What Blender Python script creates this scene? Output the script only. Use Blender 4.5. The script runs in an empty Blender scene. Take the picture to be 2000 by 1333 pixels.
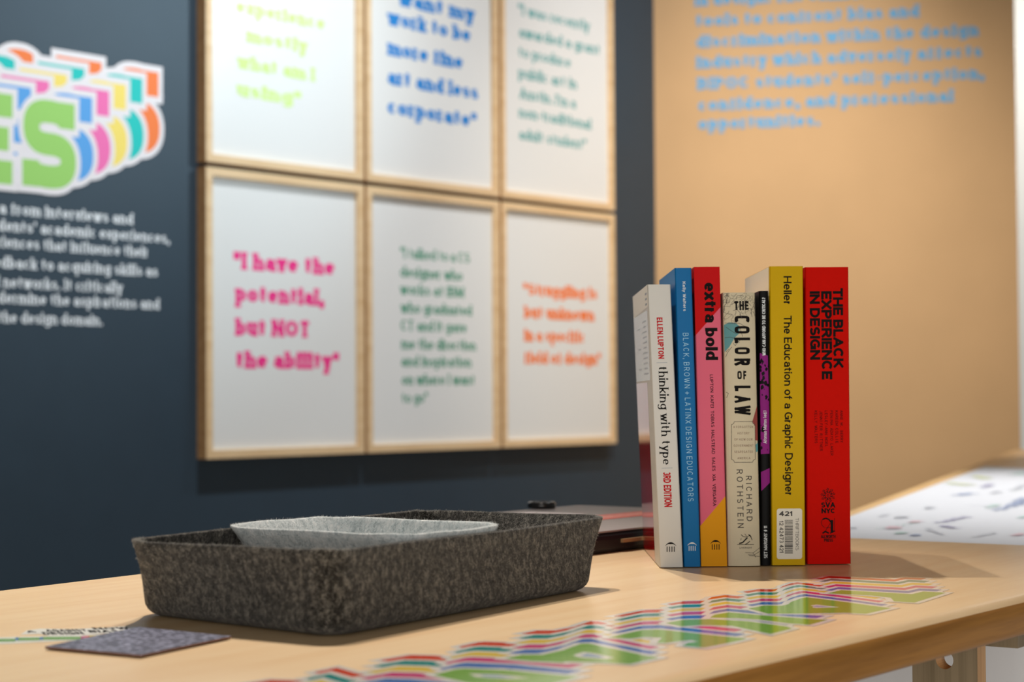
import bpy, bmesh, math, random
from mathutils import Matrix, Vector
random.seed(7)
SC = bpy.context.scene
COL = SC.collection
TZ = 0.75                      # height of the bench top above the floor
EYE = TZ + 0.131               # camera height

# ---------------------------------------------------------------- camera
FPX, PITCH, ROLL = 3600.0, math.atan(108.5/3600), 0.006
_F = Vector((0, math.cos(PITCH), math.sin(PITCH)))
_U0 = Vector((0, -math.sin(PITCH), math.cos(PITCH)))
_R0 = Vector((1, 0, 0))
CR = _R0*math.cos(ROLL) - _U0*math.sin(ROLL)
CU = _R0*math.sin(ROLL) + _U0*math.cos(ROLL)
cam = bpy.data.cameras.new('camera')
cam.sensor_fit = 'HORIZONTAL'; cam.sensor_width = 36; cam.lens = FPX/2000*36
cam.clip_start = 0.05; cam.clip_end = 60
cam.dof.use_dof = True; cam.dof.focus_distance = 1.31; cam.dof.aperture_fstop = 9.5
co = bpy.data.objects.new('camera', cam); COL.objects.link(co)
co.matrix_world = Matrix(((CR.x, CU.x, -_F.x, 0), (CR.y, CU.y, -_F.y, 0), (CR.z, CU.z, -_F.z, EYE), (0, 0, 0, 1)))
SC.camera = co
vs = SC.view_settings
vs.view_transform = 'Standard'; vs.look = 'None'; vs.gamma = 1; vs.exposure = 0.0
vs.use_curve_mapping = False

# ---------------------------------------------------------------- light
w = bpy.data.worlds.new('room_ambience'); SC.world = w; w.use_nodes = True
bg = w.node_tree.nodes['Background']
bg.inputs[0].default_value = (1.0, 0.93, 0.84, 1); bg.inputs[1].default_value = 0.11

def spot(name, loc, aim, energy, size, blend, radius, color):
    l = bpy.data.lights.new(name, 'SPOT'); l.energy = energy; l.spot_size = math.radians(size)
    l.spot_blend = blend; l.shadow_soft_size = radius; l.color = color
    o = bpy.data.objects.new(name, l); COL.objects.link(o); o.location = loc
    o.rotation_euler = (Vector(aim)-Vector(loc)).to_track_quat('-Z', 'Y').to_euler()
    return o
def area(name, loc, aim, energy, sx, sy, color):
    l = bpy.data.lights.new(name, 'AREA'); l.shape = 'RECTANGLE'; l.size = sx; l.size_y = sy
    l.energy = energy; l.color = color
    o = bpy.data.objects.new(name, l); COL.objects.link(o); o.location = loc
    o.rotation_euler = (Vector(aim)-Vector(loc)).to_track_quat('-Z', 'Y').to_euler()
    return o
spot('table_spot', (-0.27, 2.04, TZ+1.6), (-0.32, 1.02, TZ), 108, 60, 1.0, 0.016, (1.0, 0.90, 0.79))
spot('table_spot', (-0.04, 2.04, TZ+1.6), (-0.20, 1.06, TZ), 62, 60, 1.0, 0.016, (1.0, 0.90, 0.79))
spot('wall_spot', (0.12, 3.35, 3.45), (-0.72, 3.98, 1.55), 238, 66, 1.0, 0.03, (0.90, 0.96, 1.0))
spot('wall_spot', (1.10, 4.42, 3.45), (0.22, 5.05, 1.15), 140, 62, 1.0, 0.03, (0.97, 0.98, 1.0))
spot('wall_spot', (1.79, 3.86, 2.30), (-0.78, 3.90, 1.66), 100, 40, 1.0, 0.06, (0.66, 0.88, 1.0))  # added cool lamp, placed to mirror a bluish sheen on the slate wall
spot('panel_spot', (0.50, 3.4, 2.7), (0.80, 5.22, 0.98), 152, 60, 1.0, 0.05, (1.0, 0.91, 0.78))
spot('paper_spot', (1.0, 3.0, 3.3), (0.85, 2.6, TZ), 290, 48, 1.0, 0.05, (0.97, 0.98, 1.0))
spot('back_fill_spot', (2.6, 6.4, 3.3), (2.4, 8.2, 1.5), 240, 90, 1.0, 0.1, (1.0, 0.98, 0.94))  # added lamp to brighten the white back wall
area('fill_behind_camera', (0.3, -3.0, 0.95), (0.3, 1.4, 0.95), 100, 3.6, 2.0, (1.0, 0.95, 0.88))  # added area fill to brighten surfaces facing the camera, not a real window

# ---------------------------------------------------------------- helpers
def ray(px, py):
    return (_F + CR*((px-1000)/FPX) + CU*((666.5-py)/FPX))
def at(px, py, z):
    """the point of the level plane at height z seen at pixel (px, py) of the photo"""
    r = ray(px, py); k = (z-EYE)/r.z
    return Vector((r.x*k, r.y*k, z))
def at_plane(px, py, o, nrm):
    r = ray(px, py); k = (Vector(o)-Vector((0, 0, EYE))).dot(nrm)/r.dot(nrm)
    return Vector((0, 0, EYE)) + r*k

def lin(c):
    return tuple(((v/255)/12.92 if v/255 <= .04045 else ((v/255+.055)/1.055)**2.4) for v in c)
MATS = {}
def mat(name, rgb, rough=0.6, spec=0.4, coat=0.0, noise=0.0, nscale=60, bump=0.0, sheen=0.0, metal=0.0):
    if name in MATS: return MATS[name]
    m = bpy.data.materials.new(name); m.use_nodes = True; nt = m.node_tree
    b = nt.nodes['Principled BSDF']; c = lin(rgb)
    b.inputs['Base Color'].default_value = (*c, 1); b.inputs['Roughness'].default_value = rough
    b.inputs['Specular IOR Level'].default_value = spec; b.inputs['Coat Weight'].default_value = coat
    b.inputs['Coat Roughness'].default_value = 0.08
    b.inputs['Metallic'].default_value = metal; b.inputs['Sheen Weight'].default_value = sheen
    if noise or bump:
        tc = nt.nodes.new('ShaderNodeTexCoord'); n = nt.nodes.new('ShaderNodeTexNoise')
        n.inputs['Scale'].default_value = nscale; n.inputs['Detail'].default_value = 5
        nt.links.new(tc.outputs['Object'], n.inputs['Vector'])
        if noise:
            r = nt.nodes.new('ShaderNodeValToRGB')
            r.color_ramp.elements[0].position = .3; r.color_ramp.elements[1].position = .7
            r.color_ramp.elements[0].color = (*[v*(1-noise) for v in c], 1)
            r.color_ramp.elements[1].color = (*[min(1, v*(1+noise)) for v in c], 1)
            nt.links.new(n.outputs['Fac'], r.inputs[0]); nt.links.new(r.outputs[0], b.inputs['Base Color'])
        if bump:
            bp = nt.nodes.new('ShaderNodeBump'); bp.inputs['Strength'].default_value = bump
            bp.inputs['Distance'].default_value = .001
            nt.links.new(n.outputs['Fac'], bp.inputs['Height']); nt.links.new(bp.outputs[0], b.inputs['Normal'])
    MATS[name] = m; return m
def wood(name, light, dark, sx=2.0, sy=45.0, rough=0.38, spec=0.45, up=False):
    """straight grain along the local X axis"""
    m = bpy.data.materials.new(name); m.use_nodes = True; nt = m.node_tree
    b = nt.nodes['Principled BSDF']; b.inputs['Roughness'].default_value = rough
    b.inputs['Specular IOR Level'].default_value = spec
    tc = nt.nodes.new('ShaderNodeTexCoord'); mp = nt.nodes.new('ShaderNodeMapping')
    mp.inputs['Scale'].default_value = (sy, sy, sx) if up else (sx, sy, sy)
    n = nt.nodes.new('ShaderNodeTexNoise'); n.inputs['Scale'].default_value = 1.6; n.inputs['Detail'].default_value = 6
    n2 = nt.nodes.new('ShaderNodeTexNoise'); n2.inputs['Scale'].default_value = 9; n2.inputs['Detail'].default_value = 3
    mx = nt.nodes.new('ShaderNodeMath'); mx.operation = 'MULTIPLY_ADD'; mx.inputs[1].default_value = .35
    r = nt.nodes.new('ShaderNodeValToRGB')
    r.color_ramp.elements[0].position = .42; r.color_ramp.elements[0].color = (*lin(dark), 1)
    r.color_ramp.elements[1].position = .78; r.color_ramp.elements[1].color = (*lin(light), 1)
    nt.links.new(tc.outputs['Object'], mp.inputs[0])
    nt.links.new(mp.outputs[0], n.inputs['Vector']); nt.links.new(mp.outputs[0], n2.inputs['Vector'])
    nt.links.new(n2.outputs['Fac'], mx.inputs[0]); nt.links.new(n.outputs['Fac'], mx.inputs[2])
    nt.links.new(mx.outputs[0], r.inputs[0]); nt.links.new(r.outputs[0], b.inputs['Base Color'])
    return m
def felt(name, a, b_, c_, scale=900):
    """three fibre colours mixed by stretched noise"""
    m = bpy.data.materials.new(name); m.use_nodes = True; nt = m.node_tree
    b = nt.nodes['Principled BSDF']; b.inputs['Roughness'].default_value = 1
    b.inputs['Specular IOR Level'].default_value = .1; b.inputs['Sheen Weight'].default_value = .22
    b.inputs['Sheen Roughness'].default_value = .45
    tc = nt.nodes.new('ShaderNodeTexCoord'); mp = nt.nodes.new('ShaderNodeMapping')
    mp.inputs['Scale'].default_value = (1, 1, .75)
    n = nt.nodes.new('ShaderNodeTexNoise'); n.inputs['Scale'].default_value = scale
    n.inputs['Detail'].default_value = 4; n.inputs['Roughness'].default_value = .6; n.inputs['Distortion'].default_value = 1.5
    n2 = nt.nodes.new('ShaderNodeTexNoise'); n2.inputs['Scale'].default_value = scale*.35; n2.inputs['Detail'].default_value = 3
    ad = nt.nodes.new('ShaderNodeMath'); ad.operation = 'MULTIPLY_ADD'; ad.inputs[1].default_value = .6
    r = nt.nodes.new('ShaderNodeValToRGB'); e = r.color_ramp.elements
    e[0].position = .58; e[0].color = (*lin(a), 1); e[1].position = 1.0; e[1].color = (*lin(c_), 1)
    k = e.new(.79); k.color = (*lin(b_), 1)
    bp = nt.nodes.new('ShaderNodeBump'); bp.inputs['Strength'].default_value = .9; bp.inputs['Distance'].default_value = .0012
    nt.links.new(tc.outputs['Object'], mp.inputs[0])
    nt.links.new(mp.outputs[0], n.inputs['Vector']); nt.links.new(mp.outputs[0], n2.inputs['Vector'])
    nt.links.new(n2.outputs['Fac'], ad.inputs[0]); nt.links.new(n.outputs['Fac'], ad.inputs[2])
    nt.links.new(ad.outputs[0], r.inputs[0]); nt.links.new(r.outputs[0], b.inputs['Base Color'])
    nt.links.new(ad.outputs[0], bp.inputs['Height']); nt.links.new(bp.outputs[0], b.inputs['Normal'])
    return m

class MB:
    """collects faces with material slots and links them as ONE mesh object"""
    def __init__(s): s.v = []; s.f = []; s.mi = []; s.mats = []
    def slot(s, m):
        if m not in s.mats: s.mats.append(m)
        return s.mats.index(m)
    def face(s, pts, m):
        n = len(s.v); s.v += [tuple(p) for p in pts]; s.f.append(list(range(n, n+len(pts)))); s.mi.append(s.slot(m))
    def grid(s, rings, m, close=True):
        n = len(s.v); k = len(rings[0])
        for r in rings: s.v += [tuple(p) for p in r]
        mi = s.slot(m)
        for a in range(len(rings)-1):
            for j in range(k if close else k-1):
                j2 = (j+1) % k
                s.f.append([n+a*k+j, n+a*k+j2, n+(a+1)*k+j2, n+(a+1)*k+j]); s.mi.append(mi)
        return n
    def box(s, x0, x1, y0, y1, z0, z1, m):
        p = [(x, y, z) for z in (z0, z1) for (x, y) in ((x0, y0), (x1, y0), (x1, y1), (x0, y1))]
        for q in ((3, 2, 1, 0), (4, 5, 6, 7), (0, 1, 5, 4), (1, 2, 6, 5), (2, 3, 7, 6), (3, 0, 4, 7)):
            s.face([p[i] for i in q], m)
    def prism(s, poly, z0, z1, m, mtop=None):
        n = len(poly)
        s.face([(x, y, z1) for x, y in poly], mtop or m)
        s.face([(x, y, z0) for x, y in reversed(poly)], m)
        for i in range(n):
            a, b = poly[i], poly[(i+1) % n]
            s.face([(a[0], a[1], z0), (b[0], b[1], z0), (b[0], b[1], z1), (a[0], a[1], z1)], m)
    def build(s, name, parent=None, smooth=False, merge=False, bevel=0, label=None):
        me = bpy.data.meshes.new(name); me.from_pydata(s.v, [], s.f)
        for m in s.mats: me.materials.append(m)
        me.polygons.foreach_set('material_index', s.mi)
        if merge:
            bm = bmesh.new(); bm.from_mesh(me); bmesh.ops.remove_doubles(bm, verts=bm.verts, dist=1e-6)
            bmesh.ops.recalc_face_normals(bm, faces=bm.faces); bm.to_mesh(me); bm.free()
        if smooth: me.polygons.foreach_set('use_smooth', [True]*len(me.polygons))
        me.update()
        o = bpy.data.objects.new(name, me); COL.objects.link(o)
        if parent: o.parent = parent
        if bevel:
            b = o.modifiers.new('bevel', 'BEVEL'); b.width = bevel; b.segments = 2; b.limit_method = 'ANGLE'
        if label: o['label'] = label
        return o
def thing(name, label, cat, loc=(0, 0, 0), rz=0, group=None):
    o = bpy.data.objects.new(name, None); COL.objects.link(o); o.location = loc; o.rotation_euler = (0, 0, rz)
    o.empty_display_size = .05
    return tag(o, label, cat, group)
def tag(o, label, cat, group=None):
    o['label'] = label; o['category'] = cat
    if group: o['group'] = group
    return o
def struct(o): o['kind'] = 'structure'; return o

def offset_poly(poly, d):
    """grow (d > 0) a counter-clockwise polygon"""
    n = len(poly); out = []
    for i in range(n):
        p0, p1, p2 = Vector(poly[i-1]), Vector(poly[i]), Vector(poly[(i+1) % n])
        a = (p1-p0).normalized(); b = (p2-p1).normalized()
        na = Vector((a.y, -a.x)); nb = Vector((b.y, -b.x)); m = na+nb
        if m.length < 1e-4: m = na
        m.normalize(); k = max(m.dot(na), .45)
        out.append(tuple(p1+m*(d/k)))
    return out
def ccw(poly):
    a = sum(poly[i-1][0]*poly[i][1]-poly[i][0]*poly[i-1][1] for i in range(len(poly)))
    return list(poly) if a > 0 else list(reversed(poly))
def rounded(poly, r, seg=8):
    """round the corners of a convex ccw polygon; r may be a list"""
    out = []; n = len(poly)
    for i in range(n):
        rr = r[i] if isinstance(r, (list, tuple)) else r
        p0, p1, p2 = Vector(poly[i-1]), Vector(poly[i]), Vector(poly[(i+1) % n])
        a = (p0-p1).normalized(); b = (p2-p1).normalized()
        half = a.angle(b)/2; t = rr/math.tan(half)
        c = p1+(a+b).normalized()*(rr/math.sin(half))
        s = p1+a*t-c; e = p1+b*t-c
        a0 = math.atan2(s.y, s.x); a1 = math.atan2(e.y, e.x)
        while a1 < a0: a1 += 2*math.pi
        for k in range(seg+1):
            g = a0+(a1-a0)*k/seg; out.append((c.x+rr*math.cos(g), c.y+rr*math.sin(g)))
    return out

# ---------------------------------------------------------------- lettering drawn with strokes
G = {}
def _g(txt):
    for ln in txt.strip().split('\n'):
        ch, wd, st = ln.strip().split(' ', 2)
        ch = {'SQ': "'", 'DQ': '"', 'HASH': '#'}.get(ch, ch)
        G[ch] = (float(wd), [(q.strip()[0], [float(x) for x in q.strip()[1:].split()]) for q in st.split(';')])
_g('''
A .74 l0 0 .5 1;l1 0 .5 1;l.26 .28 .74 .28
B .66 l0 0 0 1;l0 1 .5 1;a.5 .76 .42 .24 90 -90;l0 .52 .55 .52;a.55 .26 .45 .26 90 -90;l0 0 .55 0
C .72 a.5 .5 .5 .5 42 318
D .7 l0 0 0 1;l0 1 .4 1;a.4 .5 .6 .5 90 -90;l0 0 .4 0
E .57 l0 0 0 1;l0 1 1 1;l0 .5 .88 .5;l0 0 1 0
F .54 l0 0 0 1;l0 1 1 1;l0 .48 .85 .48
G .76 a.5 .5 .5 .5 42 345;l.58 .45 1 .45;l1 .45 1 .05
H .68 l0 0 0 1;l1 0 1 1;l0 .5 1 .5
I 0 l.5 0 .5 1
J .5 l1 1 1 .3;a.5 .3 .5 .3 0 -170
K .66 l0 0 0 1;l1 1 .08 .38;l.34 .58 1 0
L .52 l0 0 0 1;l0 0 1 0
M .84 l0 0 0 1;l1 0 1 1;l0 1 .5 .1;l1 1 .5 .1
N .7 l0 0 0 1;l1 0 1 1;l0 1 1 0
O .77 a.5 .5 .5 .5 0 360
P .62 l0 0 0 1;l0 1 .5 1;a.5 .73 .5 .27 90 -90;l0 .46 .5 .46
R .66 l0 0 0 1;l0 1 .5 1;a.5 .74 .46 .26 90 -90;l0 .48 .5 .48;l.5 .48 1 0
S .62 a.5 .75 .46 .25 25 270;a.5 .25 .5 .25 90 -155
T .62 l0 1 1 1;l.5 0 .5 1
§ .72 a.5 .75 .46 .25 8 270;a.5 .25 .5 .25 90 -172;l.96 .99 .96 .94;l.02 .01 .02 .06
U .68 l0 1 0 .35;l1 1 1 .35;a.5 .35 .5 .35 180 360
V .68 l0 1 .5 0;l1 1 .5 0
W .98 l0 1 .26 0;l.26 0 .5 .95;l.5 .95 .74 0;l.74 0 1 1
X .66 l0 0 1 1;l0 1 1 0
Y .66 l0 1 .5 .45;l1 1 .5 .45;l.5 0 .5 .45
Z .6 l0 1 1 1;l1 1 0 0;l0 0 1 0
a .52 a.5 .65 .5 .35 160 0;l1 .65 1 0;a.42 .29 .42 .29 90 270;l.42 .58 1 .58;a.42 .29 .58 .29 270 350
b .56 l0 0 0 2;a.5 .5 .5 .5 0 360
c .5 a.5 .5 .5 .5 45 315
d .56 l1 0 1 2;a.5 .5 .5 .5 0 360
e .54 a.5 .5 .5 .5 0 318;l0 .5 1 .5
f .36 l.4 0 .4 1.5;a.95 1.5 .55 .5 180 95;l0 1 .95 1
g .56 a.5 .5 .5 .5 0 360;l1 1 1 -.4;a.5 -.4 .5 .6 0 -155
h .54 l0 0 0 2;a.5 .55 .5 .45 180 0;l1 .55 1 0
i 0 l.5 0 .5 1;l.5 1.8 .5 2
j .2 l1 1 1 -.6;l1 1.8 1 2;a.3 -.6 .7 .4 0 -90
k .52 l0 0 0 2;l1 1 .1 .35;l.36 .58 1 0
l 0 l.5 0 .5 2
m .88 l0 0 0 1;a.25 .6 .25 .4 180 0;l.5 .6 .5 0;a.75 .6 .25 .4 180 0;l1 .6 1 0
n .54 l0 0 0 1;a.5 .55 .5 .45 180 0;l1 .55 1 0
o .57 a.5 .5 .5 .5 0 360
p .56 l0 1 0 -1;a.5 .5 .5 .5 0 360
q .56 l1 1 1 -1;a.5 .5 .5 .5 0 360
r .32 l0 0 0 1;a.9 .4 .9 .6 180 95
s .48 a.5 .75 .46 .25 25 270;a.5 .25 .5 .25 90 -155
t .38 l.4 1.6 .4 .3;a1 .3 .6 .3 180 265;l0 1 1 1
u .54 l0 1 0 .45;a.5 .45 .5 .45 180 360;l1 1 1 0
v .5 l0 1 .5 0;l1 1 .5 0
w .78 l0 1 .26 0;l.26 0 .5 .95;l.5 .95 .74 0;l.74 0 1 1
x .5 l0 0 1 1;l0 1 1 0
y .52 l1 1 .28 -1;l0 1 .52 0
z .48 l0 1 1 1;l1 1 0 0;l0 0 1 0
0 .58 a.5 .5 .5 .5 0 360
1 .3 l.8 0 .8 1;l.8 1 0 .76
2 .56 a.5 .7 .5 .3 165 -35;l.92 .53 0 0;l0 0 1 0
3 .56 a.5 .75 .45 .25 150 -90;a.5 .26 .5 .26 90 -150
4 .6 l.74 0 .74 1;l.74 1 0 .3;l0 .3 1 .3
7 .54 l0 1 1 1;l1 1 .3 0
. 0 l.5 0 .5 .03
, 0 l.5 .03 .5 0;l.5 0 .2 -.55
: 0 l.5 0 .5 .03;l.5 .6 .5 .63
SQ 0 l.5 1 .5 .8
DQ .3 l0 1 0 .8;l1 1 1 .8
? .5 a.5 .75 .5 .25 170 -70;l.55 .5 .5 .3;l.5 0 .5 .03
+ .55 l0 .42 1 .42;l.5 .1 .5 .75
- .3 l0 .4 1 .4
HASH .6 l.3 0 .45 1;l.6 0 .75 1;l.05 .34 .9 .34;l.1 .66 .95 .66
( .26 a1 .5 1 .62 120 240
) .26 a0 .5 1 .62 60 -60
''')
STY = dict(
    sans=dict(wt=.14, xh=.72), light=dict(wt=.1, xh=.72), medium=dict(wt=.155, xh=.74), bold=dict(wt=.24, xh=.76, con=.78),
    heavy=dict(wt=.245, xh=.76, wf=1.2), wide=dict(wt=.22, xh=.74, wf=1.25), mono=dict(wt=.14, xh=.72, mono=.78),
    serif=dict(wt=.16, xh=.66, con=.34, ser=.075, sth=.04), slab=dict(wt=.31, xh=.77, con=.62, ser=.06, sth=.17, wf=1.12),
    slabl=dict(wt=.2, xh=.72, con=.7, ser=.07, sth=.1), poster=dict(wt=.27, xh=.74, sq=4, con=.8, wf=.95),
    fat=dict(wt=.26, xh=.76, sq=2.6, wf=1.1))
ASC, DESC = 1.0, .3
def clip_y(poly, y0, y1):
    for lo, s in ((y0, 1), (y1, -1)):
        out = []
        for i in range(len(poly)):
            a, b = poly[i-1], poly[i]
            fa, fb = (a[1]-lo)*s, (b[1]-lo)*s
            if fa*fb < 0:
                t = fa/(fa-fb); out.append((a[0]+(b[0]-a[0])*t, lo))
            if fb >= 0: out.append(b)
        poly = out
        if len(poly) < 3: return []
    return poly
def glyph(ch, S, seg=7, grow=0):
    wt = S['wt']; xh = S['xh']; con = S.get('con', 1); wf = S.get('wf', 1)
    wd, strokes = G[ch]; W = max(wd*wf+wt*.35, wt) if wd else wt
    low = ch.islower(); top = xh if low else 1.0
    def mp(x, y):
        X = wt/2+x*(W-wt)
        if y > 1 and low: Y = top-wt/2+(y-1)*(ASC-top)
        elif y < 0: Y = wt/2+y*DESC
        else: Y = wt/2+y*(top-wt)
        return X, Y
    lo = -DESC if any(t == 'l' and min(v[1::2]) < 0 or t == 'a' and v[1] < 0 for t, v in strokes) else 0
    hi = ASC if any(max(v[1::2]) > 1 for t, v in strokes if t == 'l') or not low else top
    polys = []
    def wid(dx, dy):
        L = math.hypot(dx, dy) or 1
        return (wt*(con+(1-con)*abs(dy)/L))/2+grow
    for t, v in strokes:
        if t == 'l':
            P = [mp(v[i], v[i+1]) for i in range(0, len(v), 2)]
            for a, b in zip(P, P[1:]):
                dx, dy = b[0]-a[0], b[1]-a[1]; L = math.hypot(dx, dy) or 1e-6; ux, uy = dx/L, dy/L
                h = wid(dx, dy); e = wt/2+grow if abs(uy) > .2 or con == 1 else h
                q = [(a[0]-ux*e-uy*h, a[1]-uy*e+ux*h), (a[0]-ux*e+uy*h, a[1]-uy*e-ux*h),
                     (b[0]+ux*e+uy*h, b[1]+uy*e-ux*h), (b[0]+ux*e-uy*h, b[1]+uy*e+ux*h)]
                if S.get('tight', 1): q = clip_y(q, lo-grow, hi+grow)
                if q: polys.append(q)
            if S.get('ser'):
                pairs = [(v[i], v[i+1]) for i in range(0, len(v), 2)]
                for k, (x, y) in enumerate(pairs):
                    o = pairs[k-1] if k else pairs[1]
                    if y in (0, 1, 2, -1) and abs(o[1]-y) > .35 and abs(o[0]-x) < .8:
                        X, Y = mp(x, y); th = S['sth']; sl = S['ser']
                        yb = Y-wt/2 if y <= 0 else Y+wt/2-th
                        polys.append([(X-wt/2-sl, yb), (X+wt/2+sl, yb), (X+wt/2+sl, yb+th), (X-wt/2-sl, yb+th)])
        else:
            cx, cy, rx, ry, a0, a1 = v
            n = max(3, int(abs(a1-a0)/90*seg)); p = S.get('sq', 2)
            pts = []
            for k in range(n+1):
                g = math.radians(a0+(a1-a0)*k/n); c, s = math.cos(g), math.sin(g)
                if p != 2:
                    c = math.copysign(abs(c)**(2/p), c); s = math.copysign(abs(s)**(2/p), s)
                pts.append(mp(cx+rx*c, cy+ry*s))
            nn = []
            closed = abs(abs(a1-a0)-360) < .1
            for k in range(n+1):
                if closed: A, B = pts[(k-1) % n], pts[(k+1) % n]
                else: A, B = pts[max(k-1, 0)], pts[min(k+1, n)]
                dx, dy = B[0]-A[0], B[1]-A[1]; L = math.hypot(dx, dy) or 1e-6
                h = wid(dx, dy); nn.append((-dy/L*h, dx/L*h))
            if grow and not closed:
                for k, k2 in ((0, 1), (n, n-1)):
                    dx, dy = pts[k][0]-pts[k2][0], pts[k][1]-pts[k2][1]; L = math.hypot(dx, dy)
                    pts[k] = (pts[k][0]+dx/L*grow, pts[k][1]+dy/L*grow)
            for k in range(n):
                a, b, na, nb = pts[k], pts[k+1], nn[k], nn[k+1]
                polys.append([(a[0]+na[0], a[1]+na[1]), (a[0]-na[0], a[1]-na[1]), (b[0]-nb[0], b[1]-nb[1]), (b[0]+nb[0], b[1]+nb[1])])
    return polys, W
def text(s, style, track=.09, seg=6, grow=0):
    """polygons of a line of lettering; capital height 1, baseline at y = 0"""
    S = STY[style]; x = 0; out = []
    for ch in s:
        if ch == ' ': x += S.get('mono', .34)+ (track if 'mono' in S else 0); continue
        p, W = glyph(ch, S, seg, grow)
        off = (S['mono']-W)/2 if 'mono' in S else 0
        out += [[(a+x+off, b) for a, b in q] for q in p]
        x += (S['mono'] if 'mono' in S else W)+track+S.get('ser', 0)*1.1
    return out, x-track

# ---------------------------------------------------------------- setting
M_floor = mat('grey_floor', (150, 148, 145), .5, .3, noise=.08, nscale=3)
mb = MB(); mb.box(-4, 5, -2, 9, -.1, 0, M_floor); struct(mb.build('floor'))

WD = Vector((.645, .764, 0)).normalized(); WN = Vector((WD.y, -WD.x, 0))       # slate wall: direction, outward normal
FO = Vector((-.677, 4.02, 0))                                               # front plane of the frames
WO = FO - WN*.031                                                           # wall surface
def wl(s, z, out=0): return WO+WD*s+WN*out+Vector((0, 0, z))
M_slate = mat('slate_paint', (47, 63, 76), .48, .5, noise=.03, nscale=14, bump=.15)
M_tan = mat('kraft_tan_paint', (212, 174, 130), .75, .2, noise=.03, nscale=5, bump=.1)
M_white = mat('white_paint', (236, 235, 230), .7, .2, noise=.02, nscale=4)
S_CORNER = 1.738
mb = MB()
a, b = wl(-2.6, 0), wl(S_CORNER, 0); c, d = wl(S_CORNER+.05, 0, -.12), wl(-2.6, 0, -.12)
mb.prism([(p.x, p.y) for p in (d, c, b, a)][::-1], 0, 3.6, M_slate); struct(mb.build('wall_left'))
TO = wl(S_CORNER, 0)
TD = Vector((.981, -.193, 0)).normalized(); TN = Vector((TD.y, -TD.x, 0))
def tl(s, z, out=0): return TO+TD*s+TN*out+Vector((0, 0, z))
mb = MB()
mb.prism([(p.x, p.y) for p in (tl(0, 0), tl(1.022, 0), tl(1.022, 0, -.09), tl(.03, 0, -.09))], 0, 3.6, M_tan)
struct(mb.build('wall_right'))
mb = MB(); mb.box(.9, 5, 8.2, 8.3, 0, 3.6, M_white); struct(mb.build('wall_back'))

# ---------------------------------------------------------------- bench table
LD = Vector((.5736, .8192, 0)); ND = Vector((-.8192, .5736, 0)); LANG = math.atan2(LD.y, LD.x)
def isect(p, u, q, v):
    k = ((q.x-p.x)*v.y-(q.y-p.y)*v.x)/(u.x*v.y-u.y*v.x); return p+u*k
e1, e2 = at(0, 1150, TZ), at(272, 1118, TZ)
f1, f2 = at(1295, 1337, TZ), at(2000, 1170, TZ)
g1, g2 = at(1662, 1049.4, TZ), at(2000, 1063.4, TZ)
far_l = isect(e1, e2-e1, g1, g2-g1); far_r = isect(f1, f2-f1, g1, g2-g1)
nq = LD*.28
near_l = isect(e1, e2-e1, nq, ND); near_r = isect(f1, f2-f1, nq, ND)
cen = (far_l+far_r+near_l+near_r)/4
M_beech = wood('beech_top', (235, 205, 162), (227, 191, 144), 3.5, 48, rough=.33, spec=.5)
M_beechedge = wood('beech_edge_shaded', (186, 130, 58), (148, 98, 36), 1.2, 60, rough=.45, spec=.4)  # edge tone darkened in the colour to carry its shade
M_ash = wood('ash_leg_shaded', (152, 134, 106), (128, 112, 86), 1.6, 90, rough=.55, up=True)  # greyed copy of the ash, shade under the table put into the colour
table = thing('bench_table', 'long pale beech table in the foreground with a rounded front edge', 'table', (cen.x, cen.y, 0), LANG)
TI = Matrix.Rotation(-LANG, 4, 'Z') @ Matrix.Translation(-Vector((cen.x, cen.y, 0)))
def tloc(p): q = TI @ Vector((p[0], p[1], p[2] if len(p) > 2 else 0)); return q
outline = ccw([tuple(tloc(p)[:2]) for p in (near_l, near_r, far_r, far_l)])
rr = rounded(outline, .024, 6)
mb = MB(); prof = []
for k in range(7):
    g = math.pi/2*k/6; prof.append((-.013+.013*math.sin(g), TZ-.012+.012*math.cos(g)))
edge0 = len(prof)
for k in range(5):
    g = math.pi/2*k/4; prof.append((-.004+.004*math.cos(g), TZ-.020-.004*math.sin(g)))
rings = [[(x, y, z) for x, y in offset_poly(rr, o)] for o, z in prof]
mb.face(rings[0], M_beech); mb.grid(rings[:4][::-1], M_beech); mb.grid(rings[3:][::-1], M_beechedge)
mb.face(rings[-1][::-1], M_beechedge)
o = mb.build('tabletop', table, merge=True)
for p in o.data.polygons: p.use_smooth = abs(p.normal.z) < .97
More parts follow.
